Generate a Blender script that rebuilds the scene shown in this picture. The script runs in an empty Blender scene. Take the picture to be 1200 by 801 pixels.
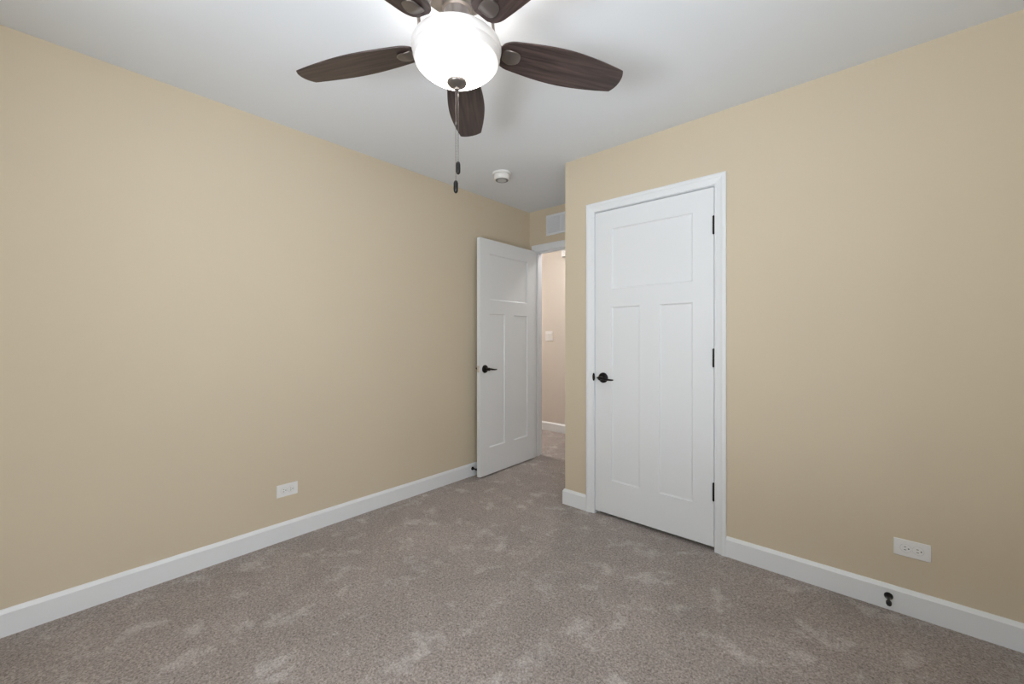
import bpy, bmesh, math, random
from mathutils import Vector, Matrix

random.seed(7)
scene = bpy.context.scene
COL = scene.collection
PI = math.pi

# ------------------------------------------------------------------ measures (metres)
F_PX, HORIZON = 481.8, 394.4            # focal length and horizon of the 1200x801 frame
CAM_Z, CEIL = 1.203, 2.455
YAW = math.radians(41.6)
XL, XR = -2.63, 0.52                    # left and right wall
YF, YB, YN = 2.476, 3.23, -0.66         # closet wall, entry wall, window wall
XA = -1.684                             # corner where the closet wall turns into the alcove
YH = 4.27                               # far wall of the hallway
WT = 0.115

# ------------------------------------------------------------------ camera
cam = bpy.data.cameras.new('camera')
cam.sensor_width = 36.0
cam.lens = F_PX * 36.0 / 1200.0
cam.shift_y = -(400.5 - HORIZON) / 1200.0
cam.clip_start = 0.02
cam_o = bpy.data.objects.new('camera', cam)
COL.objects.link(cam_o)
cam_o.location = (0, 0, CAM_Z)
cam_o.rotation_euler = (PI / 2, 0, YAW)
scene.camera = cam_o

# ------------------------------------------------------------------ light and exposure
BOWL_GLOW = 16.0
BULB_POWER = 4.5
HALL_GLOW = 115.0
DAYLIGHT = 21.0
SIDELIGHT = 56.0
CEIL_FILL_DAY = 160.0
CEIL_FILL_SIDE = 3.0
scene.view_settings.view_transform = 'Standard'
scene.view_settings.look = 'None'
scene.view_settings.gamma = 1.0
scene.view_settings.use_curve_mapping = False
scene.view_settings.exposure = 0.0
scene.cycles.use_denoising = True
scene.cycles.max_bounces = 10
scene.cycles.diffuse_bounces = 7
scene.cycles.sample_clamp_indirect = 6.0

world = bpy.data.worlds.new('world')
scene.world = world
world.use_nodes = True
bg = world.node_tree.nodes['Background']
bg.inputs[0].default_value = (0.75, 0.86, 1.0, 1)
bg.inputs[1].default_value = 0.3


def area(name, loc, rot, sx, sy, power, color):
    l = bpy.data.lights.new(name, 'AREA')
    l.shape = 'RECTANGLE'
    l.size, l.size_y = sx, sy
    l.energy = power
    l.color = color
    o = bpy.data.objects.new(name, l)
    o.location = loc
    o.rotation_euler = rot
    COL.objects.link(o)
    return o


WX0, WX1, WZ0, WZ1 = -1.1, 0.2, 0.75, 2.1       # window opening behind the camera
# daylight just outside the window, facing into the room (+Y)
area('window_lamp', ((WX0 + WX1) / 2, YN - 0.30, (WZ0 + WZ1) / 2 + 0.1), (math.radians(90), 0, 0),
     WX1 - WX0 + 0.2, 1.5, DAYLIGHT, (0.94, 1.0, 1.06))

SY0, SY1 = -0.45, 0.75                           # unseen second window and lamp, added in the right wall for side light
area('window_lamp', (XR + 0.30, (SY0 + SY1) / 2, (WZ0 + WZ1) / 2 + 0.1), (math.radians(90), 0, math.radians(90)),
     SY1 - SY0 + 0.2, 1.5, SIDELIGHT, (0.96, 1.0, 1.04))

# added fill lamps outside each window, tilted up to brighten ceiling and upper walls
area('ceiling_fill', ((WX0 + WX1) / 2, YN - 0.45, 0.62), (math.radians(90 + 48), 0, 0), WX1 - WX0 + 0.2, 0.9, CEIL_FILL_DAY, (0.94, 1.0, 1.07))
area('ceiling_fill', (XR + 0.45, (SY0 + SY1) / 2, 0.62), (math.radians(90 + 48), 0, math.radians(90)), SY1 - SY0 + 0.2, 0.9, CEIL_FILL_SIDE, (0.94, 1.0, 1.07))

# ------------------------------------------------------------------ helpers


def mesh_obj(name, bm, mat, parent=None, smooth=False, bevel=0.0, seg=2):
    me = bpy.data.meshes.new(name)
    bmesh.ops.recalc_face_normals(bm, faces=bm.faces[:])
    bm.to_mesh(me)
    bm.free()
    o = bpy.data.objects.new(name, me)
    COL.objects.link(o)
    if mat:
        me.materials.append(mat)
    if smooth:
        for p in me.polygons:
            p.use_smooth = True
        try:
            me.set_sharp_from_angle(angle=math.radians(38))
        except Exception:
            pass
    if bevel > 0:
        m = o.modifiers.new('bevel', 'BEVEL')
        m.width = bevel
        m.segments = seg
        m.limit_method = 'ANGLE'
        m.angle_limit = math.radians(30)
    if parent:
        o.parent = parent
    return o


def box(bm, x0, x1, y0, y1, z0, z1, M=None):
    vs = [bm.verts.new((x, y, z)) for z in (z0, z1) for y in (y0, y1) for x in (x0, x1)]
    if M is not None:
        for v in vs:
            v.co = M @ v.co
    for f in ((0, 1, 3, 2), (4, 6, 7, 5), (0, 4, 5, 1), (2, 3, 7, 6), (0, 2, 6, 4), (1, 5, 7, 3)):
        bm.faces.new([vs[i] for i in f])


def lathe(bm, prof, n=48, M=None, cap0=True, cap1=True):
    rings = []
    for r, z in prof:
        ring = []
        for k in range(n):
            a = 2 * PI * k / n
            v = Vector((r * math.cos(a), r * math.sin(a), z))
            ring.append(bm.verts.new(M @ v if M is not None else v))
        rings.append(ring)
    for a, b in zip(rings, rings[1:]):
        for k in range(n):
            bm.faces.new((a[k], a[(k + 1) % n], b[(k + 1) % n], b[k]))
    if cap0:
        bm.faces.new(rings[0][::-1])
    if cap1:
        bm.faces.new(rings[-1])


def tube(bm, pts, rad, n=12, flat=1.0, up=Vector((0, 0, 1))):
    """tube through pts; rad is a number or one per point; flat squashes it along `up`"""
    pts = [Vector(p) for p in pts]
    if not hasattr(rad, '__len__'):
        rad = [rad] * len(pts)
    rings = []
    for i, p in enumerate(pts):
        t = (pts[min(i + 1, len(pts) - 1)] - pts[max(i - 1, 0)]).normalized()
        s = t.cross(up)
        if s.length < 1e-4:
            s = t.cross(Vector((1, 0, 0)))
        s.normalize()
        u = s.cross(t).normalized()
        rings.append([bm.verts.new(p + s * rad[i] * math.cos(2 * PI * k / n)
                                   + u * rad[i] * flat * math.sin(2 * PI * k / n)) for k in range(n)])
    for a, b in zip(rings, rings[1:]):
        for k in range(n):
            bm.faces.new((a[k], a[(k + 1) % n], b[(k + 1) % n], b[k]))
    bm.faces.new(rings[0][::-1])
    bm.faces.new(rings[-1])


def sweep(bm, path, prof):
    """path: list of (origin, u_axis, v_axis) frames already mitred; prof: closed (u, v) polygon"""
    rings = [[bm.verts.new(Vector(o) + Vector(U) * u + Vector(V) * v) for u, v in prof] for o, U, V in path]
    n = len(prof)
    for a, b in zip(rings, rings[1:]):
        for k in range(n):
            bm.faces.new((a[k], a[(k + 1) % n], b[(k + 1) % n], b[k]))
    bm.faces.new(rings[0][::-1])
    bm.faces.new(rings[-1])


def tag(o, label, cat=None, group=None, kind=None):
    o['label'] = label
    if cat:
        o['category'] = cat
    if group:
        o['group'] = group
    if kind:
        o['kind'] = kind
    return o


def empty(name, loc, rz=0.0):
    o = bpy.data.objects.new(name, None)
    COL.objects.link(o)
    o.location = loc
    o.rotation_euler = (0, 0, rz)
    o.empty_display_size = 0.05
    return o


# ------------------------------------------------------------------ materials


def mat(name, color, rough=0.5, metal=0.0, bump=0.0, bump_scale=200.0, var=0.0, var_scale=3.0, spec=0.5):
    m = bpy.data.materials.new(name)
    m.use_nodes = True
    nt = m.node_tree
    b = nt.nodes['Principled BSDF']
    b.inputs['Base Color'].default_value = (*color, 1)
    b.inputs['Roughness'].default_value = rough
    b.inputs['Metallic'].default_value = metal
    b.inputs['Specular IOR Level'].default_value = spec
    tc = nt.nodes.new('ShaderNodeTexCoord')
    if bump > 0:
        n = nt.nodes.new('ShaderNodeTexNoise')
        n.inputs['Scale'].default_value = bump_scale
        n.inputs['Detail'].default_value = 3
        nt.links.new(tc.outputs['Object'], n.inputs['Vector'])
        bp = nt.nodes.new('ShaderNodeBump')
        bp.inputs['Strength'].default_value = bump
        bp.inputs['Distance'].default_value = 0.002
        nt.links.new(n.outputs['Fac'], bp.inputs['Height'])
        nt.links.new(bp.outputs['Normal'], b.inputs['Normal'])
    if var > 0:
        n2 = nt.nodes.new('ShaderNodeTexNoise')
        n2.inputs['Scale'].default_value = var_scale
        n2.inputs['Detail'].default_value = 4
        nt.links.new(tc.outputs['Object'], n2.inputs['Vector'])
        r = nt.nodes.new('ShaderNodeValToRGB')
        r.color_ramp.elements[0].position = 0.3
        r.color_ramp.elements[1].position = 0.7
        r.color_ramp.elements[0].color = (*[c * (1 - var) for c in color], 1)
        r.color_ramp.elements[1].color = (*[min(1, c * (1 + var)) for c in color], 1)
        nt.links.new(n2.outputs['Fac'], r.inputs['Fac'])
        nt.links.new(r.outputs['Color'], b.inputs['Base Color'])
    return m


M_WALL = mat('tan_wall_paint', (0.62, 0.54, 0.41), 0.72, bump=0.10, bump_scale=260, var=0.012, var_scale=1.5, spec=0.25)
M_HALL = mat('hallway_wall_paint', (0.66, 0.61, 0.555), 0.75, bump=0.10, bump_scale=260, spec=0.25)
M_CEIL = mat('ceiling_paint', (0.75, 0.785, 0.83), 0.85, bump=0.06, bump_scale=220, spec=0.15)
M_TRIM = mat('white_trim_enamel', (0.77, 0.795, 0.82), 0.34, bump=0.02, bump_scale=60)
M_DOOR = mat('white_door_enamel', (0.76, 0.785, 0.81), 0.38, bump=0.05, bump_scale=240)
M_BLACK = mat('oil_rubbed_black_metal', (0.012, 0.011, 0.011), 0.32, metal=0.6)
M_RUBBER = mat('black_rubber', (0.012, 0.012, 0.012), 0.7)
M_PLASTIC = mat('white_plastic', (0.80, 0.80, 0.80), 0.35, var=0.01)
M_SLOT = mat('dark_slot', (0.02, 0.02, 0.02), 0.6)
M_NICKEL = mat('satin_nickel', (0.70, 0.66, 0.60), 0.3, metal=1.0)
M_GRILLE = mat('grille_enamel', (0.74, 0.76, 0.80), 0.45, var=0.01)
M_DUCT = mat('duct_backing', (0.60, 0.64, 0.68), 0.8)  # plain pale blue-grey sheet behind the vent louvers
M_DET = mat('detector_plastic', (0.78, 0.78, 0.77), 0.45, var=0.01)
M_DETG = mat('detector_sensor_ring', (0.20, 0.20, 0.20), 0.6)
M_RIM = mat('receptacle_rim', (0.60, 0.60, 0.60), 0.5)
M_DETC = mat('detector_sensor_cap', (0.48, 0.48, 0.48), 0.5)


def metal_bronze():
    m = mat('brushed_dark_bronze', (0.19, 0.168, 0.155), 0.36, metal=0.8)
    nt = m.node_tree
    b = nt.nodes['Principled BSDF']
    tc = nt.nodes.new('ShaderNodeTexCoord')
    mp = nt.nodes.new('ShaderNodeMapping')
    mp.inputs['Scale'].default_value = (8, 8, 300)
    n = nt.nodes.new('ShaderNodeTexNoise')
    n.inputs['Scale'].default_value = 3
    nt.links.new(tc.outputs['Object'], mp.inputs['Vector'])
    nt.links.new(mp.outputs[0], n.inputs['Vector'])
    mr = nt.nodes.new('ShaderNodeMapRange')
    mr.inputs['To Min'].default_value = 0.24
    mr.inputs['To Max'].default_value = 0.40
    nt.links.new(n.outputs['Fac'], mr.inputs['Value'])
    nt.links.new(mr.outputs[0], b.inputs['Roughness'])
    return m


M_BRONZE = metal_bronze()


def wood_mat():
    m = bpy.data.materials.new('dark_walnut_blade')
    m.use_nodes = True
    nt = m.node_tree
    b = nt.nodes['Principled BSDF']
    b.inputs['Roughness'].default_value = 0.42
    tc = nt.nodes.new('ShaderNodeTexCoord')
    mp = nt.nodes.new('ShaderNodeMapping')
    mp.inputs['Scale'].default_value = (2.2, 38, 20)
    n = nt.nodes.new('ShaderNodeTexNoise')
    n.inputs['Scale'].default_value = 1.6
    n.inputs['Detail'].default_value = 6
    n.inputs['Distortion'].default_value = 0.6
    r = nt.nodes.new('ShaderNodeValToRGB')
    r.color_ramp.elements[0].position = 0.34
    r.color_ramp.elements[1].position = 0.68
    r.color_ramp.elements[0].color = (0.022, 0.014, 0.013, 1)
    r.color_ramp.elements[1].color = (0.088, 0.058, 0.051, 1)
    nt.links.new(tc.outputs['Object'], mp.inputs['Vector'])
    nt.links.new(mp.outputs[0], n.inputs['Vector'])
    nt.links.new(n.outputs['Fac'], r.inputs['Fac'])
    nt.links.new(r.outputs['Color'], b.inputs['Base Color'])
    return m


M_WOOD = wood_mat()


def carpet_mat():
    m = bpy.data.materials.new('taupe_cut_pile_carpet')
    m.use_nodes = True
    nt = m.node_tree
    N, L = nt.nodes, nt.links
    b = N['Principled BSDF']
    b.inputs['Roughness'].default_value = 0.95
    b.inputs['Specular IOR Level'].default_value = 0.1
    b.inputs['Sheen Weight'].default_value = 0.15
    tc = N.new('ShaderNodeTexCoord')

    def noise(scale, detail=3, dist=0.0, rough=0.5):
        n = N.new('ShaderNodeTexNoise')
        n.inputs['Scale'].default_value = scale
        n.inputs['Detail'].default_value = detail
        n.inputs['Distortion'].default_value = dist
        n.inputs['Roughness'].default_value = rough
        L.new(tc.outputs['Object'], n.inputs['Vector'])
        return n

    def ramp(src, p0, p1, c0, c1):
        r = N.new('ShaderNodeValToRGB')
        r.color_ramp.elements[0].position = p0
        r.color_ramp.elements[1].position = p1
        r.color_ramp.elements[0].color = (*c0, 1)
        r.color_ramp.elements[1].color = (*c1, 1)
        L.new(src, r.inputs['Fac'])
        return r

    def mix(kind, fac, a, c):
        x = N.new('ShaderNodeMix')
        x.data_type = 'RGBA'
        x.blend_type = kind
        if isinstance(fac, (int, float)):
            x.inputs['Factor'].default_value = fac
        else:
            L.new(fac, x.inputs['Factor'])
        L.new(a, x.inputs['A'])
        L.new(c, x.inputs['B'])
        return x.outputs['Result']

    tuft = noise(125, 4, 0.8, 0.65)
    base = ramp(tuft.outputs['Fac'], 0.36, 0.66, (0.190, 0.162, 0.148), (0.50, 0.440, 0.410))
    # where feet and the vacuum brushed the pile the other way: paler nap
    nap = noise(6.5, 6, 0.35, 0.66)
    napm = ramp(nap.outputs['Fac'], 0.54, 0.66, (0, 0, 0), (1, 1, 1))
    pale = ramp(tuft.outputs['Fac'], 0.34, 0.66, (0.33, 0.30, 0.288), (0.64, 0.59, 0.57))
    mid = noise(2.2, 6, 0.4, 0.7)
    midr = ramp(mid.outputs['Fac'], 0.3, 0.7, (0.82, 0.82, 0.82), (1.12, 1.12, 1.12))
    mul = N.new('ShaderNodeMath')
    mul.operation = 'MULTIPLY'
    mul.inputs[1].default_value = 0.85
    L.new(napm.outputs['Color'], mul.inputs[0])
    c = mix('MIX', mul.outputs[0], base.outputs['Color'], pale.outputs['Color'])
    c = mix('MULTIPLY', 1.0, c, midr.outputs['Color'])
    L.new(c, b.inputs['Base Color'])
    fine = noise(210, 3, 0.5, 0.6)
    add = N.new('ShaderNodeMath')
    add.operation = 'ADD'
    L.new(tuft.outputs['Fac'], add.inputs[0])
    L.new(fine.outputs['Fac'], add.inputs[1])
    bp = N.new('ShaderNodeBump')
    bp.inputs['Strength'].default_value = 0.55
    bp.inputs['Distance'].default_value = 0.006
    L.new(add.outputs[0], bp.inputs['Height'])
    L.new(bp.outputs['Normal'], b.inputs['Normal'])
    return m


M_CARPET = carpet_mat()


def bowl_mat():
    """lit frosted glass: brightest round the bulbs, dimmer towards the rim band"""
    m = bpy.data.materials.new('lit_frosted_glass')
    m.use_nodes = True
    nt = m.node_tree
    N, L = nt.nodes, nt.links
    b = N['Principled BSDF']
    b.inputs['Base Color'].default_value = (0.62, 0.60, 0.59, 1)
    b.inputs['Roughness'].default_value = 0.35
    b.inputs['Emission Color'].default_value = (1.0, 0.955, 0.90, 1)
    tc = N.new('ShaderNodeTexCoord')
    sp = N.new('ShaderNodeSeparateXYZ')
    L.new(tc.outputs['Object'], sp.inputs[0])
    mr = N.new('ShaderNodeMapRange')
    mr.inputs['From Min'].default_value = -0.056
    mr.inputs['From Max'].default_value = -0.112
    mr.inputs['To Min'].default_value = 0.05
    mr.inputs['To Max'].default_value = BOWL_GLOW
    mr.interpolation_type = 'SMOOTHSTEP'
    L.new(sp.outputs['Z'], mr.inputs['Value'])
    L.new(mr.outputs[0], b.inputs['Emission Strength'])
    return m


def glow_mat(name, color, strength):
    m = mat(name, (0.8, 0.8, 0.78), 0.4)
    b = m.node_tree.nodes['Principled BSDF']
    b.inputs['Emission Color'].default_value = (*color, 1)
    b.inputs['Emission Strength'].default_value = strength
    return m


def pane_mat():
    m = bpy.data.materials.new('window_glass')
    m.use_nodes = True
    nt = m.node_tree
    nt.nodes.clear()
    out = nt.nodes.new('ShaderNodeOutputMaterial')
    t = nt.nodes.new('ShaderNodeBsdfTransparent')
    g = nt.nodes.new('ShaderNodeBsdfGlossy')
    g.inputs['Roughness'].default_value = 0.02
    mx = nt.nodes.new('ShaderNodeMixShader')
    mx.inputs[0].default_value = 0.08
    nt.links.new(t.outputs[0], mx.inputs[1])
    nt.links.new(g.outputs[0], mx.inputs[2])
    nt.links.new(mx.outputs[0], out.inputs[0])
    return m


# ------------------------------------------------------------------ room shell
def struct(name, bm, m, label, cat, **k):
    o = mesh_obj(name, bm, m, **k)
    return tag(o, label, cat, kind='structure')


HX0, HX1 = -5.2, 1.6
bm = bmesh.new()
box(bm, HX0 - 0.1, HX1 + 0.1, YN - 0.15, YH + 0.12, -0.08, 0.0)
struct('floor', bm, M_CARPET, 'taupe cut pile carpet covering the whole room and hallway floor', 'floor')
bm = bmesh.new()
box(bm, HX0 - 0.1, HX1 + 0.1, YN - 0.15, YH + 0.12, CEIL, CEIL + 0.1)
struct('ceiling', bm, M_CEIL, 'flat matte white ceiling above the bedroom', 'ceiling')

bm = bmesh.new()
box(bm, XL - WT, XL, YN - 0.15, YB, 0, CEIL)
struct('wall_left', bm, M_WALL, 'long plain tan wall on the left with one outlet', 'wall')

# closet wall with its door opening
CX0, CX1, CZ = -1.440, -0.682, 2.048     # closet door opening (inside the jambs)
JT = 0.018
bm = bmesh.new()
box(bm, XA, CX0 - JT, YF, YF + WT, 0, CEIL)
box(bm, CX1 + JT, XR, YF, YF + WT, 0, CEIL)
box(bm, CX0 - JT, CX1 + JT, YF, YF + WT, CZ + JT, CEIL)
struct('wall_front', bm, M_WALL, 'tan wall on the right holding the closed closet door', 'wall')
bm = bmesh.new()
box(bm, XA, XA + WT, YF + WT, YB, 0, CEIL)
struct('wall_alcove', bm, M_WALL, 'short tan return wall between the closet wall and the entry doorway', 'wall')

# entry wall with the bedroom doorway
EX0, EX1, EZ = -2.566, -1.788, 2.050
bm = bmesh.new()
box(bm, XL - WT, EX0 - JT, YB, YB + WT, 0, CEIL)
box(bm, EX1 + JT, XR + WT, YB, YB + WT, 0, CEIL)
box(bm, EX0 - JT, EX1 + JT, YB, YB + WT, EZ + JT, CEIL)
struct('wall_back', bm, M_WALL, 'narrow tan wall above and beside the open entry doorway', 'wall')

bm = bmesh.new()
box(bm, HX0, HX1, YH, YH + 0.12, 0, CEIL)
struct('wall_hall', bm, M_HALL, 'pinkish beige hallway wall seen through the open doorway', 'wall')
bm = bmesh.new()
box(bm, HX0 - 0.1, HX0, YB, YH + 0.12, 0, CEIL)
box(bm, HX1, HX1 + 0.1, YB, YH + 0.12, 0, CEIL)
box(bm, HX0, XL - WT, YB, YB + WT, 0, CEIL)
box(bm, XR + WT, HX1, YB, YB + WT, 0, CEIL)
struct('wall_hall_end', bm, M_HALL, 'beige end and near walls closing off the hallway beyond the bedroom', 'wall')

bm = bmesh.new()
box(bm, XR, XR + WT, YN - 0.15, SY0, 0, CEIL)
box(bm, XR, XR + WT, SY1, YB, 0, CEIL)
box(bm, XR, XR + WT, SY0, SY1, 0, WZ0)
box(bm, XR, XR + WT, SY0, SY1, WZ1, CEIL)
struct('wall_right', bm, M_WALL, 'plain tan wall beyond the right edge of the photograph', 'wall')
bm = bmesh.new()
box(bm, XL, WX0, YN - 0.15, YN, 0, CEIL)
box(bm, WX1, XR, YN - 0.15, YN, 0, CEIL)
box(bm, WX0, WX1, YN - 0.15, YN, 0, WZ0)
box(bm, WX0, WX1, YN - 0.15, YN, WZ1, CEIL)
struct('wall_near', bm, M_WALL, 'tan window wall behind the camera', 'wall')

M_PANE = pane_mat()


def window(name, loc, rz, w, h, label):
    """double-hung pair set in the wall; local -y points outdoors"""
    win = tag(empty(name, loc, rz), label, 'window', kind='structure')
    hw, hh = w / 2, h
    bm = bmesh.new()
    for a, b2, c, d in ((-hw, hw, 0, 0.05), (-hw, hw, hh - 0.05, hh), (-hw, -hw + 0.05, 0.05, hh - 0.05),
                        (hw - 0.05, hw, 0.05, hh - 0.05), (-0.03, 0.03, 0.05, hh - 0.05),
                        (-hw + .05, -0.03, hh / 2 - .02, hh / 2 + .02), (0.03, hw - .05, hh / 2 - .02, hh / 2 + .02)):
        box(bm, a, b2, -0.105, -0.06, c, d)
    mesh_obj('window_frame', bm, M_TRIM, win, bevel=0.003)
    bm = bmesh.new()
    box(bm, -hw - 0.04, hw + 0.04, 0.0, 0.035, -0.02, 0.0)
    box(bm, -hw, hw, -0.055, 0.0, -0.0, 0.004)
    mesh_obj('window_sill', bm, M_TRIM, win)
    bm = bmesh.new()
    box(bm, -hw + 0.05, hw - 0.05, -0.086, -0.082, 0.05, hh - 0.05)
    mesh_obj('pane', bm, M_PANE, win)


window('window_1', ((WX0 + WX1) / 2, YN, WZ0), 0, WX1 - WX0, WZ1 - WZ0, 'white framed double window in the wall behind the camera')
window('added_window', (XR, (SY0 + SY1) / 2, WZ0), PI / 2, SY1 - SY0, WZ1 - WZ0, 'added unseen double window right of the camera, put in for side light')

# ------------------------------------------------------------------ baseboards
BBH, BBT = 0.108, 0.0145
BB_PROF = [(0, 0), (BBT, 0), (BBT, BBH - 0.016), (BBT - 0.003, BBH - 0.011), (0.0065, BBH - 0.003), (0.004, BBH), (0, BBH)]


def baseboard(name, pts, label, ends=None):
    """pts: floor line along the wall; the board stands on its left-hand side (mitred at the turns)"""
    bm = bmesh.new()
    P = [Vector((p[0], p[1], 0)) for p in pts]
    frames = []
    for i, p in enumerate(P):
        dirs = []
        if i > 0:
            dirs.append((P[i] - P[i - 1]).normalized())
        if i < len(P) - 1:
            dirs.append((P[i + 1] - P[i]).normalized())
        ns = [Vector((-d.y, d.x, 0)) for d in dirs]
        u = ns[0] if len(ns) == 1 else (ns[0] + ns[1]) / (1 + ns[0].dot(ns[1]))
        frames.append((p, u, Vector((0, 0, 1))))
    sweep(bm, frames, BB_PROF)
    return struct(name, bm, M_TRIM, label, 'baseboard')


CAS = 0.0605       # casing width
REV = 0.0025
baseboard('baseboard_left', [(XL, YB), (XL, YN)][::1], 'white baseboard along the foot of the long left wall')
baseboard('baseboard_front', [(CX1 + REV + CAS, YF), (XR, YF)][::-1],
          'white baseboard right of the closet door with a black door stop')
baseboard('baseboard_alcove', [(XA, YB), (XA, YF), (CX0 - REV - CAS, YF)][::-1],
          'short white baseboard piece wrapping the wall corner left of the closet door')
baseboard('baseboard_hall', [(HX0, YH), (HX1, YH)][::-1], 'white baseboard of the hallway wall seen through the doorway')
baseboard('baseboard_right', [(XR, YF - BBT), (XR, YN)][::-1], 'white baseboard on the wall beyond the right edge')
baseboard('baseboard_near', [(XL + BBT, YN), (XR - BBT, YN)], 'white baseboard under the window behind the camera')

# ------------------------------------------------------------------ door casings and jambs
CAS_PROF = [(0, 0), (0, 0.008), (0.003, 0.0105), (0.007, 0.0105), (0.009, 0.0085), (0.024, 0.0115), (0.036, 0.0150),
            (0.039, 0.0175), (0.045, 0.0185), (0.053, 0.0185), (CAS, 0.015), (CAS, 0)]


def door_trim(name, x0, x1, zt, y, label, both=False, gap=True):
    """jamb lining + stop + mitred casing on the room side (and the far side)"""
    root = tag(empty(name, ((x0 + x1) / 2, y, 0)), label, 'door frame', kind='structure')
    cx = (x0 + x1) / 2
    a, b_ = x0 - cx, x1 - cx
    bm = bmesh.new()
    box(bm, a - JT, a, 0.0, WT, 0, zt)
    box(bm, b_, b_ + JT, 0.0, WT, 0, zt)
    box(bm, a - JT, b_ + JT, 0.0, WT, zt, zt + JT)
    mesh_obj('jamb', bm, M_TRIM, root)
    bm = bmesh.new()
    box(bm, a, a + 0.011, 0.040, 0.072, 0, zt - 0.011)
    box(bm, b_ - 0.011, b_, 0.040, 0.072, 0, zt - 0.011)
    box(bm, a, b_, 0.040, 0.072, zt - 0.011, zt)
    mesh_obj('stop_moulding', bm, M_TRIM, root, bevel=0.001)
    sides = [(0.0, -1)] + ([(WT, 1)] if both else [])
    for y0, s in sides:
        bm = bmesh.new()
        V = (0, s, 0)
        i0, i1, zi = a - REV, b_ + REV, zt + REV
        clip = 1.0
        sweep(bm, [((i0, y0, 0), (-1, 0, 0), V), ((i0, y0, zi), (-1, 0, 1), V),
                   ((i1, y0, zi), (clip, 0, 1), V), ((i1, y0, 0), (clip, 0, 0), V)], CAS_PROF)
        mesh_obj('casing', bm, M_TRIM, root)
    return root


trim1 = door_trim('trim_1', CX0, CX1, CZ, YF, 'white moulded casing around the closed closet door')


def entry_trim():
    root = tag(empty('trim_2', ((EX0 + EX1) / 2, YB, 0)), 'white casing and jamb of the open doorway to the hallway', 'door frame', kind='structure')
    cx = (EX0 + EX1) / 2
    a, b_ = EX0 - cx, EX1 - cx
    bm = bmesh.new()
    box(bm, a - JT, a, 0.0, WT, 0, EZ)
    box(bm, b_, b_ + JT, 0.0, WT, 0, EZ)
    box(bm, a - JT, b_ + JT, 0.0, WT, EZ, EZ + JT)
    mesh_obj('jamb', bm, M_TRIM, root)
    bm = bmesh.new()
    box(bm, a, a + 0.011, 0.040, 0.072, 0, EZ - 0.011)
    box(bm, b_ - 0.011, b_, 0.040, 0.072, 0, EZ - 0.011)
    box(bm, a, b_, 0.040, 0.072, EZ - 0.011, EZ)
    mesh_obj('stop_moulding', bm, M_TRIM, root, bevel=0.001)
    # room-side casing: the left leg stands tight to the corner
    sl = 0.024 / CAS                       # the left leg is ripped narrow beside the wall corner
    bm = bmesh.new()
    i0, i1, zi = a - REV, b_ + REV, EZ + REV
    sweep(bm, [((i0, 0, 0), (-sl, 0, 0), (0, -1, 0)), ((i0, 0, zi), (-sl, 0, 1), (0, -1, 0)),
               ((i1, 0, zi), (1, 0, 1), (0, -1, 0)), ((i1, 0, 0), (1, 0, 0), (0, -1, 0))], CAS_PROF)
    mesh_obj('casing', bm, M_TRIM, root)
    bm = bmesh.new()
    sweep(bm, [((i0, WT, 0), (-1, 0, 0), (0, 1, 0)), ((i0, WT, zi), (-1, 0, 1), (0, 1, 0)),
               ((i1, WT, zi), (1, 0, 1), (0, 1, 0)), ((i1, WT, 0), (1, 0, 0), (0, 1, 0))], CAS_PROF)
    mesh_obj('casing', bm, M_TRIM, root)
    return root


entry_trim()
# black strike lip on the closet jamb beside the lever
bm = bmesh.new()
lathe(bm, [(0.0005, 0), (0.020, 0), (0.020, 0.003), (0.0005, 0.003)], 20,
      Matrix.Translation((CX0 - 0.004 - (CX0 + CX1) / 2, -0.0100, 0.930)) @ Matrix.Rotation(PI / 2, 4, 'X') @ Matrix.Diagonal((0.45, 1.35, 1, 1)))
so = mesh_obj('strike_plate', bm, M_BLACK, trim1)
so.parent = trim1

# ------------------------------------------------------------------ doors
DT = 0.035


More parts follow.
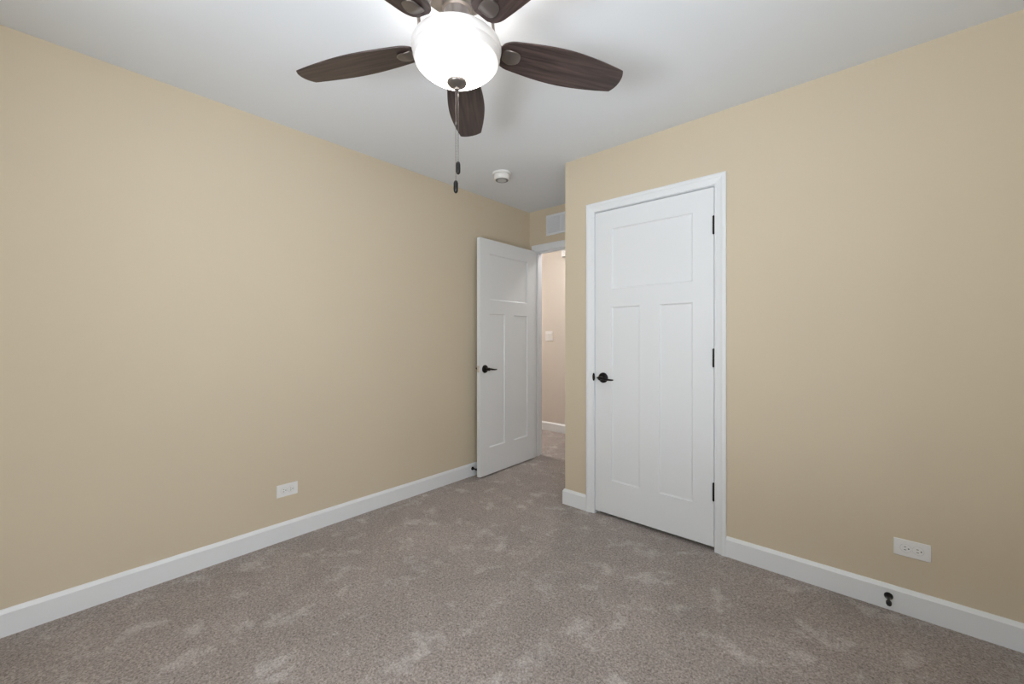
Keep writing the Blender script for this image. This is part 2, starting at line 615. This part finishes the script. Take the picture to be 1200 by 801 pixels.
def door_slab(bm, w, z0, z1):
    """slab from x=0..w, y=0..DT, with three recessed panels on both faces"""
    xs = [0, 0.120 * w / 0.753, 0.315 * w / 0.753, 0.442 * w / 0.753, 0.638 * w / 0.753, w]
    top = (1.523, 1.920)
    low = (0.246, 1.401)
    rects = [(xs[1], xs[4], *top), (xs[1], xs[2], *low), (xs[3], xs[4], *low)]
    for yf, s in ((0.0, 1), (DT, -1)):
        xg = [0, xs[1], xs[2], xs[3], xs[4], w]
        zg = [z0, low[0], low[1], top[0], top[1], z1]
        vert = {}

        def V(x, y, z):
            k = (round(x, 5), round(y, 5), round(z, 5))
            if k not in vert:
                vert[k] = bm.verts.new((x, y, z))
            return vert[k]
        for i in range(5):
            for j in range(5):
                mx_, mz_ = (xg[i] + xg[i + 1]) / 2, (zg[j] + zg[j + 1]) / 2
                if any(a < mx_ < b and c < mz_ < d for a, b, c, d in rects):
                    continue
                bm.faces.new((V(xg[i], yf, zg[j]), V(xg[i + 1], yf, zg[j]), V(xg[i + 1], yf, zg[j + 1]), V(xg[i], yf, zg[j + 1])))
        for a, b, c, d in rects:
            loops = [(0, 0), (0.002, 0.0055), (0.007, 0.0085), (0.010, 0.0090)]
            prev = None
            for ins, dep in loops:
                y = yf + s * dep
                cur = [V(a + ins, y, c + ins), V(b - ins, y, c + ins), V(b - ins, y, d - ins), V(a + ins, y, d - ins)]
                if prev:
                    for k in range(4):
                        # split long sides so they share verts is not needed visually
                        bm.faces.new((prev[k], prev[(k + 1) % 4], cur[(k + 1) % 4], cur[k]))
                prev = cur
            bm.faces.new(prev)
    # rim
    for a, b, c, d in ((0, 0, z0, z1), (w, w, z0, z1)):
        q = [bm.verts.new(p) for p in ((a, 0, z0), (a, DT, z0), (a, DT, z1), (a, 0, z1))]
        bm.faces.new(q)
    for z in (z0, z1):
        q = [bm.verts.new(p) for p in ((0, 0, z), (w, 0, z), (w, DT, z), (0, DT, z))]
        bm.faces.new(q)
    bmesh.ops.remove_doubles(bm, verts=bm.verts[:], dist=1e-5)


def lever(parent, x, z, yface, out, toward):
    """round rose with a tapering lever; out = -1/+1 along y, toward = +1/-1 along x"""
    M = Matrix.Translation((x, yface, z)) @ Matrix.Rotation(-PI / 2 * out, 4, 'X')
    bm = bmesh.new()
    lathe(bm, [(0.0345, 0), (0.0345, 0.004), (0.033, 0.008), (0.028, 0.0115), (0.014, 0.013), (0.0125, 0.016)], 36, M)
    root = mesh_obj('rose', bm, M_BLACK, parent, smooth=True)
    bm = bmesh.new()
    lathe(bm, [(0.0115, 0.012), (0.010, 0.022), (0.011, 0.036), (0.0135, 0.042), (0.0135, 0.054), (0.010, 0.058)], 24, M)
    yl = yface + out * 0.050
    pts, rr = [], []
    for k in range(15):
        t = k / 14
        pts.append((x + toward * (-0.018 + 0.118 * t), yl + out * (0.004 * math.sin(t * PI)), z - 0.002 + 0.0045 * math.cos(t * PI * 1.2)))
        rr.append(0.0055 + 0.0055 * math.sin(min(1, t * 3.2) * PI / 2) - 0.0062 * t if t < 0.98 else 0.003)
    tube(bm, pts, rr, 14, flat=1.0, up=Vector((0, out, 0)))
    mesh_obj('lever', bm, M_BLACK, root, smooth=True)
    return root


def hinge(parent, x, y, z):
    bm = bmesh.new()
    h2 = 0.049
    lathe(bm, [(0.002, -h2 - 0.004), (0.0045, -h2 - 0.002), (0.0062, -h2), (0.0062, h2), (0.0045, h2 + 0.002), (0.002, h2 + 0.005)], 16,
          Matrix.Translation((x, y, z)))
    for k in (-0.3, 0.3):
        lathe(bm, [(0.0068, k * h2 - 0.001), (0.0068, k * h2 + 0.001)], 16, Matrix.Translation((x, y, z)))
    box(bm, x - 0.0065, x + 0.0055, y + 0.001, y + 0.0075, z - h2 + 0.001, z + h2 - 0.001)
    return mesh_obj('hinge', bm, M_BLACK, parent, smooth=True)


# closed closet door: hinge edge on the right
cw = (CX1 - CX0) - 0.005
bm = bmesh.new()
door_slab(bm, cw, 0.024, 2.043)
d1 = mesh_obj('door_1', bm, M_DOOR)
d1.location = (CX0 + 0.0025, YF + 0.001, 0)
tag(d1, 'closed white three panel closet door with black lever at its left', 'door', kind='structure')
lever(d1, 0.060, 0.928, 0.0, -1, 1)
for z in (1.829, 1.084, 0.334):
    hinge(d1, cw + 0.0005, -0.0065, z)

# open entry door: pin at the left jamb, swung a little past square into the room
EW = 0.776
piv = empty('door_2', (EX0 - 0.001, YB - 0.034, 0), 0)
ANG = math.radians(-1.4)
piv.rotation_euler = (0, 0, -PI / 2 - ANG)          # local +X now runs towards the camera
tag(piv, 'open white three panel bedroom door standing near the left wall', 'door', kind='structure')
bm = bmesh.new()
door_slab(bm, EW, 0.014, 2.045)
slab = mesh_obj('door_slab', bm, M_DOOR, piv, bevel=0)
slab.location = (0.006, 0.006, 0)
lever(slab, EW - 0.060, 0.928, DT, 1, -1)
lever(slab, EW - 0.060, 0.928, 0.0, -1, -1)
bm = bmesh.new()
box(bm, EW, EW + 0.0016, DT / 2 - 0.0125, DT / 2 + 0.0125, 0.928 - 0.028, 0.928 + 0.028)
box(bm, EW + 0.0016, EW + 0.011, DT / 2 - 0.006, DT / 2 + 0.006, 0.928 - 0.009, 0.928 + 0.009)
tag(mesh_obj('latch', bm, M_NICKEL, slab, bevel=0.0008), 'bright nickel latch plate and bolt on the door edge')
for z in (1.99 - 0.16, 1.084, 0.26):
    hz = hinge(piv, 0.0, 0.0, z)

# ------------------------------------------------------------------ outlets


def outlet(name, M, label):
    """horizontal duplex outlet; local x along the wall, y out of the wall, z up; M places it"""
    root = bpy.data.objects.new(name, None)
    COL.objects.link(root)
    root.matrix_world = M
    root.empty_display_size = 0.05
    tag(root, label, 'outlet')
    bm = bmesh.new()
    box(bm, -0.0585, 0.0585, 0, 0.0055, -0.0365, 0.0365)
    mesh_obj('cover_plate', bm, M_PLASTIC, root, bevel=0.0028, seg=3)
    for s in (-1, 1):
        bm = bmesh.new()
        Mr = Matrix.Translation((s * 0.0195, 0.0045, 0)) @ Matrix.Rotation(-PI / 2, 4, 'X')
        n = 32
        ring0, ring1 = [], []
        for k in range(n):
            a = 2 * PI * k / n
            x = max(-0.0143, min(0.0143, 0.0175 * math.cos(a)))
            z = max(-0.0165, min(0.0165, 0.0175 * math.sin(a)))
            ring0.append(bm.verts.new((s * 0.0195 + x, 0.0045, z)))
            ring1.append(bm.verts.new((s * 0.0195 + x * 0.97, 0.0072, z * 0.97)))
        for k in range(n):
            bm.faces.new((ring0[k], ring0[(k + 1) % n], ring1[(k + 1) % n], ring1[k]))
        bm.faces.new(ring1)
        rec = mesh_obj('receptacle', bm, M_PLASTIC, root)
        bm = bmesh.new()
        for zz, ln in ((0.0063, 0.0075), (-0.0063, 0.0062)):
            box(bm, s * 0.0195 - 0.002 - ln / 2, s * 0.0195 - 0.002 + ln / 2, 0.0068, 0.0075, zz - 0.0012, zz + 0.0012)
        lathe(bm, [(0.0026, 0.0068), (0.0026, 0.0075)], 12,
              Matrix.Translation((s * 0.0195 + 0.0092, 0, 0)) @ Matrix.Rotation(-PI / 2, 4, 'X'))
        tag(mesh_obj('slots', bm, M_SLOT, rec), 'dark plug slots')
        bm = bmesh.new()
        lathe(bm, [(0.0186, 0.0052), (0.0186, 0.0060), (0.0172, 0.0060), (0.0172, 0.0052)], 32, Mr @ Matrix.Translation((0, 0, -0.0045)), False, False)
        mesh_obj('rim', bm, M_RIM, rec)
    bm = bmesh.new()
    lathe(bm, [(0.0030, 0.0050), (0.0028, 0.0064), (0.0012, 0.0068)], 14, Matrix.Rotation(-PI / 2, 4, 'X'))
    mesh_obj('screw', bm, M_PLASTIC, root)
    return root


# left wall: outward normal +X ; local x -> +Y reversed keeps it right-handed
ML = Matrix.Translation((XL, 0.943, 0.2935)) @ Matrix.Rotation(-PI / 2, 4, 'Z')
MR_ = Matrix.Translation((0.1125, YF, 0.285)) @ Matrix.Rotation(PI, 4, 'Z') @ Matrix.Rotation(PI, 4, 'Y')
outlet('electrical_outlet', ML @ Matrix.Rotation(PI, 4, 'Y'), 'white horizontal duplex outlet low on the long left wall')
outlet('electrical_outlet', MR_, 'white horizontal duplex outlet on the right wall above the black door stop')

# ------------------------------------------------------------------ door stops


def door_stop(loc, rz, label, k=1.0):
    """rigid black stop; local +x points out of the baseboard"""
    root = empty('door_stop', loc, rz)
    tag(root, label, 'door stop')
    R = Matrix.Rotation(PI / 2, 4, 'Y')
    bm = bmesh.new()
    lathe(bm, [(0.0155, 0), (0.0155, 0.003), (0.012, 0.008), (0.0075, 0.015), (0.0055, 0.024), (0.0050, 0.058 * k)], 24, R)
    mesh_obj('rod', bm, M_BLACK, root, smooth=True)
    bm = bmesh.new()
    lathe(bm, [(0.0055, 0.056 * k), (0.0095, 0.058 * k), (0.0098, 0.070 * k), (0.0085, 0.077 * k), (0.005, 0.079 * k)], 24, R)
    mesh_obj('rubber_tip', bm, M_RUBBER, root, smooth=True)
    return root


door_stop((0.038, YF - BBT, 0.060), -PI / 2, 'black door stop screwed to the baseboard below the right outlet')
door_stop((XL + BBT, 2.432, 0.066), 0, 'black door stop on the left baseboard behind the open door', 0.78)

# ------------------------------------------------------------------ return air grille over the doorway
vr = empty('vent_grille', (-2.243, YB, 2.284))
tag(vr, 'white return air grille on the wall above the open doorway', 'vent')
vw, vh = 0.170, 0.097
bm = bmesh.new()
for a, b2, c, d in ((-vw, vw, vh - 0.018, vh), (-vw, vw, -vh, -vh + 0.018), (-vw, -vw + 0.018, -vh + 0.018, vh - 0.018), (vw - 0.018, vw, -vh + 0.018, vh - 0.018)):
    box(bm, a, b2, -0.010, 0, c, d)
mesh_obj('frame', bm, M_GRILLE, vr)
bm = bmesh.new()
box(bm, -0.006, 0.006, -0.010, 0, -vh + 0.018, vh - 0.018)
mesh_obj('divider', bm, M_GRILLE, vr)
bm = bmesh.new()
box(bm, -vw + 0.018, vw - 0.018, -0.0015, -0.0005, -vh + 0.018, vh - 0.018)
mesh_obj('backing', bm, M_DUCT, vr)
bm = bmesh.new()
nsl = 13
for k in range(nsl):
    z = -vh + 0.018 + (k + 0.5) * (2 * vh - 0.036) / nsl
    for x0, x1 in ((-vw + 0.018, -0.006), (0.006, vw - 0.018)):
        box(bm, x0, x1, -0.0075, 0.0075, -0.0009, 0.0009,
            Matrix.Translation((0, -0.0065, z)) @ Matrix.Rotation(math.radians(-50), 4, 'X'))
mesh_obj('louvers', bm, M_GRILLE, vr)

# ------------------------------------------------------------------ smoke detector
sd = empty('smoke_detector', (-2.150, 2.305, CEIL))
tag(sd, 'round white smoke detector on the ceiling behind the fan', 'smoke detector')
bm = bmesh.new()
lathe(bm, [(0.072, 0), (0.073, -0.010), (0.071, -0.014), (0.055, -0.015)], 48)
mesh_obj('mounting_base', bm, M_DET, sd, smooth=True)
bm = bmesh.new()
lathe(bm, [(0.056, -0.014), (0.060, -0.020), (0.060, -0.044), (0.057, -0.050), (0.050, -0.053), (0.049, -0.0535)], 48)
mesh_obj('body', bm, M_DET, sd, smooth=True)
bm = bmesh.new()
lathe(bm, [(0.0495, -0.0530), (0.0480, -0.0560), (0.034, -0.0560), (0.033, -0.0535)], 48)
mesh_obj('sensor_ring', bm, M_DETG, sd, smooth=True)
bm = bmesh.new()
lathe(bm, [(0.034, -0.0535), (0.033, -0.0585), (0.020, -0.0600), (0.002, -0.0602)], 40)
mesh_obj('sensor_cap', bm, M_DETC, sd, smooth=True)

# ------------------------------------------------------------------ hallway fixtures
sw = empty('light_switch', (-3.150, YH, 1.213))
tag(sw, 'white double rocker light switch on the hallway wall', 'light switch')
bm = bmesh.new()
box(bm, -0.058, 0.058, -0.006, 0, -0.060, 0.060)
mesh_obj('cover_plate', bm, M_PLASTIC, sw, bevel=0.002)
for s in (-1, 1):
    bm = bmesh.new()
    box(bm, s * 0.023 - 0.0165, s * 0.023 + 0.0165, -0.0045, 0.0045, -0.033, 0.033,
        Matrix.Translation((0, -0.0055, 0)) @ Matrix.Rotation(math.radians(4), 4, 'X'))
    mesh_obj('rocker', bm, M_PLASTIC, sw, bevel=0.001)

cb = empty('chime_box', (-2.862, YH, 2.246))
tag(cb, 'small white box high on the hallway wall near the door top', 'chime box')
bm = bmesh.new()
box(bm, -0.075, 0.075, -0.040, 0, -0.050, 0.050)
mesh_obj('cover', bm, M_PLASTIC, cb, bevel=0.006)
bm = bmesh.new()
for k in range(5):
    box(bm, -0.05, 0.05, -0.0408, -0.0398, -0.030 + k * 0.015, -0.027 + k * 0.015)
mesh_obj('sound_slots', bm, M_DETC, cb)



def hall_light(x, label, glow):
    hl = empty('hallway_ceiling_light', (x, 3.80, CEIL))
    tag(hl, label, 'ceiling light')
    bm = bmesh.new()
    lathe(bm, [(0.16, 0), (0.165, -0.012), (0.160, -0.022), (0.15, -0.024)], 40)
    mesh_obj('pan', bm, M_BRONZE, hl, smooth=True)
    bm = bmesh.new()
    lathe(bm, [(0.150, -0.022), (0.148, -0.040), (0.125, -0.065), (0.080, -0.084), (0.030, -0.092), (0.002, -0.093)], 40)
    mesh_obj('glass_dome', bm, glow_mat('lit_hall_dome', (1.0, 0.96, 0.935), glow), hl, smooth=True)


hall_light(-4.55, 'flush white dome light on the hallway ceiling left of the doorway', HALL_GLOW)
hall_light(-2.30, 'added unseen dome light on the hallway ceiling in line with the doorway', HALL_GLOW * 0.42)  # second hall lamp, added out of view to brighten the hallway floor

# ------------------------------------------------------------------ ceiling fan
c_, s_ = math.cos(YAW), math.sin(YAW)
FL, FD = -0.188, 1.402                              # lateral and forward distance from the camera
fx, fy = c_ * FL - s_ * FD, s_ * FL + c_ * FD
BZ = CAM_Z + 1.0                                    # blade height
fan = empty('ceiling_fan', (fx, fy, CEIL))
tag(fan, 'five blade ceiling fan with dark walnut blades and lit frosted bowl', 'ceiling fan')
zr = lambda z: z - CEIL                             # world height -> fan local

bm = bmesh.new()
lathe(bm, [(0.070, 0), (0.074, -0.006), (0.074, -0.018), (0.066, -0.028), (0.050, -0.034)], 56)
mesh_obj('canopy', bm, M_BRONZE, fan, smooth=True)
bm = bmesh.new()
lathe(bm, [(0.050, -0.028), (0.088, -0.032), (0.122, -0.040), (0.130, -0.050), (0.130, -0.064), (0.120, -0.073), (0.092, -0.078), (0.050, -0.082)], 64)
mesh_obj('motor_housing', bm, M_BRONZE, fan, smooth=True)
bm = bmesh.new()
lathe(bm, [(0.050, -0.078), (0.050, -0.142), (0.044, -0.148), (0.042, -0.175), (0.044, -0.195), (0.056, -0.203), (0.062, -0.210), (0.062, -0.222),
           (0.072, -0.228), (0.072, -0.246), (0.060, -0.252)], 56)
mesh_obj('switch_housing', bm, M_BRONZE, fan, smooth=True)

# frosted bowl, an open shell with wall thickness; origin at its rim so the glow can follow its height
RZ = CAM_Z + 0.992
outer = [(0.128, 0.006), (0.140, 0.004), (0.1480, -0.001), (0.1515, -0.009), (0.1515, -0.019), (0.1492, -0.026), (0.1465, -0.030),
         (0.1470, -0.036), (0.1468, -0.045), (0.1440, -0.051), (0.1425, -0.055), (0.1405, -0.061), (0.1300, -0.071), (0.1150, -0.084),
         (0.0980, -0.096), (0.0800, -0.107), (0.0610, -0.1160), (0.0430, -0.1225), (0.0240, -0.1265), (0.0100, -0.128)]
prof = outer + [(max(0.006, r - 0.004), z + 0.004) for r, z in outer[::-1][:-1]] + [(0.124, 0.0)]
bm = bmesh.new()
lathe(bm, prof, 72, None, False, False)
bowl = mesh_obj('glass_bowl', bm, bowl_mat(), fan, smooth=True)
bowl.location = (0, 0, zr(RZ))
tag(bowl, 'glowing frosted white glass bowl')
bm = bmesh.new()
lathe(bm, [(0.010, -0.124), (0.034, -0.130), (0.034, -0.1345), (0.030, -0.1405), (0.020, -0.1455), (0.012, -0.147), (0.0085, -0.150), (0.0085, -0.158), (0.003, -0.162)], 36)
fin = mesh_obj('finial', bm, M_BRONZE, fan, smooth=True)
fin.location = (0, 0, zr(RZ) + 0.007)

# bulbs' light inside the open bowl, washing up on the ceiling
for k in range(2):
    l = bpy.data.lights.new('bulb', 'POINT')
    l.energy = BULB_POWER
    l.color = (1.0, 0.95, 0.89)
    l.shadow_soft_size = 0.03
    o = bpy.data.objects.new('bulb', l)
    COL.objects.link(o)
    o.parent = fan
    o.location = (0.085 * (1 if k else -1) * math.cos(YAW), 0.085 * (1 if k else -1) * math.sin(YAW), zr(RZ) - 0.035)


def chain(x, y, z0, z1, fob):
    root = None
    bm = bmesh.new()
    n = int((z0 - z1) / 0.0042)
    tube(bm, [(x, y, z0), (x, y, z1)], 0.0007, 6, up=Vector((0, 1, 0)))
    for k in range(n + 1):
        z = z0 - k * 0.0042
        bmesh.ops.create_icosphere(bm, subdivisions=1, radius=0.00165, matrix=Matrix.Translation((x, y, z)))
    ch = mesh_obj('pull_chain', bm, M_BRONZE, fan, smooth=True)
    bm = bmesh.new()
    lathe(bm, [(0.002, z1 + 0.004), (0.0055, z1), (0.0078, z1 - 0.006), (0.0078, z1 - 0.032), (0.0055, z1 - 0.038), (0.002, z1 - 0.041)], 20,
          Matrix.Translation((x, y, 0)))
    tag(mesh_obj('fob', bm, M_BLACK, ch, smooth=True), 'black pull fob')
    zc = z0 - fob
    bm = bmesh.new()
    lathe(bm, [(0.0012, zc + 0.006), (0.0030, zc + 0.004), (0.0030, zc - 0.004), (0.0012, zc - 0.006)], 12, Matrix.Translation((x, y, 0)))
    mesh_obj('connector', bm, M_BRONZE, ch, smooth=True)


cz0 = zr(RZ) - 0.151
rt = Vector((math.cos(YAW), math.sin(YAW), 0))       # picture-right at the fan
chain(rt.x * 0.0045, rt.y * 0.0045, cz0, zr(CAM_Z + 0.553 + 0.041), 0.02)
chain(-rt.x * 0.0035, -rt.y * 0.0035, cz0, zr(CAM_Z + 0.489 + 0.041), 0.115)

# blades and irons
R0, R1 = 0.150, 0.645


def blade_bm():
    bm = bmesh.new()
    n = 60
    half = []
    for k in range(n + 1):
        t = k / n
        x = R0 + (0.629 - R0) * t
        # narrow root, widest past the middle, taper to a blunt end
        w = 0.053 + 0.0255 * math.sin(min(1.0, t / 0.52) * PI / 2) ** 1.1
        if t > 0.52:
            w = 0.0785 - 0.0275 * ((t - 0.52) / 0.48) ** 1.7
        if t < 0.10:
            w *= 0.45 + 0.55 * math.sqrt(max(0.0, 1 - (1 - t / 0.10) ** 2))
        half.append((x, w))
    tip = []
    for k in range(1, 12):
        a = k / 12 * 2 - 1
        tip.append((0.629 + 0.016 * (1 - abs(a) ** 2.2), -a * half[-1][1]))
    outline = [(x, w) for x, w in half] + tip + [(x, -w) for x, w in half[::-1]]
    T = 0.0055
    lo = [bm.verts.new((x, y, -T / 2)) for x, y in outline]
    hi = [bm.verts.new((x, y, T / 2)) for x, y in outline]
    bm.faces.new(lo[::-1])
    bm.faces.new(hi)
    for k in range(len(lo)):
        bm.faces.new((lo[k], lo[(k + 1) % len(lo)], hi[(k + 1) % len(lo)], hi[k]))
    return bm


def iron_bm():
    """curved arm from the motor down to the blade plus the shield plate under the blade root"""
    bm = bmesh.new()
    # ribbon arm: list of x, z, half width, thickness
    st = [(0.085, 0.172, 0.017, 0.005), (0.112, 0.171, 0.017, 0.005), (0.128, 0.160, 0.013, 0.005), (0.134, 0.125, 0.010, 0.005),
          (0.136, 0.075, 0.010, 0.005), (0.145, 0.030, 0.014, 0.0055), (0.166, 0.002, 0.022, 0.006), (0.186, -0.0075, 0.0285, 0.005),
          (0.207, -0.0075, 0.0275, 0.0045), (0.221, -0.0070, 0.021, 0.004), (0.228, -0.0065, 0.010, 0.003)]
    # smooth
    P = []
    for i in range(len(st) - 1):
        for q in range(4):
            t = q / 4
            p0, p1, p2, p3 = st[max(i - 1, 0)], st[i], st[i + 1], st[min(i + 2, len(st) - 1)]
            P.append(tuple(0.5 * ((2 * b) + (-a + c) * t + (2 * a - 5 * b + 4 * c - d) * t * t + (-a + 3 * b - 3 * c + d) * t ** 3)
                           for a, b, c, d in zip(p0, p1, p2, p3)))
    P.append(st[-1])
    rings = []
    for i, (x, z, w, th) in enumerate(P):
        a, b = P[max(i - 1, 0)], P[min(i + 1, len(P) - 1)]
        tx, tz = b[0] - a[0], b[1] - a[1]
        L = math.hypot(tx, tz)
        nx, nz = -tz / L, tx / L
        ring = []
        for k in range(16):
            an = 2 * PI * k / 16
            cy, cn = math.cos(an), math.sin(an)
            y = w * math.copysign(abs(cy) ** 0.75, cy)
            o = th * math.copysign(abs(cn) ** 0.75, cn) * 0.9
            ring.append(bm.verts.new((x + nx * o, y, z + nz * o)))
        rings.append(ring)
    for a, b in zip(rings, rings[1:]):
        for k in range(16):
            bm.faces.new((a[k], a[(k + 1) % 16], b[(k + 1) % 16], b[k]))
    bm.faces.new(rings[0][::-1])
    bm.faces.new(rings[-1])
    return bm


blade0 = mesh_obj('blade', blade_bm(), M_WOOD, fan, bevel=0.0012)
iron0 = mesh_obj('blade_iron', iron_bm(), M_BRONZE, fan, smooth=True)
PHASE = math.radians(1.4)
for k in range(5):
    b_ = blade0 if k == 0 else blade0.copy()
    i_ = iron0 if k == 0 else iron0.copy()
    if k:
        for o in (b_, i_):
            COL.objects.link(o)
            o.parent = fan
    az = YAW + PHASE + math.radians(90 + 72 * k)
    # clockwise edge (seen from above) rides higher
    b_.rotation_euler = (Matrix.Rotation(az, 4, 'Z') @ Matrix.Rotation(math.radians(-11), 4, 'X')).to_euler()
    b_.location = (0, 0, zr(BZ))
    i_.rotation_euler = b_.rotation_euler
    i_.location = b_.location
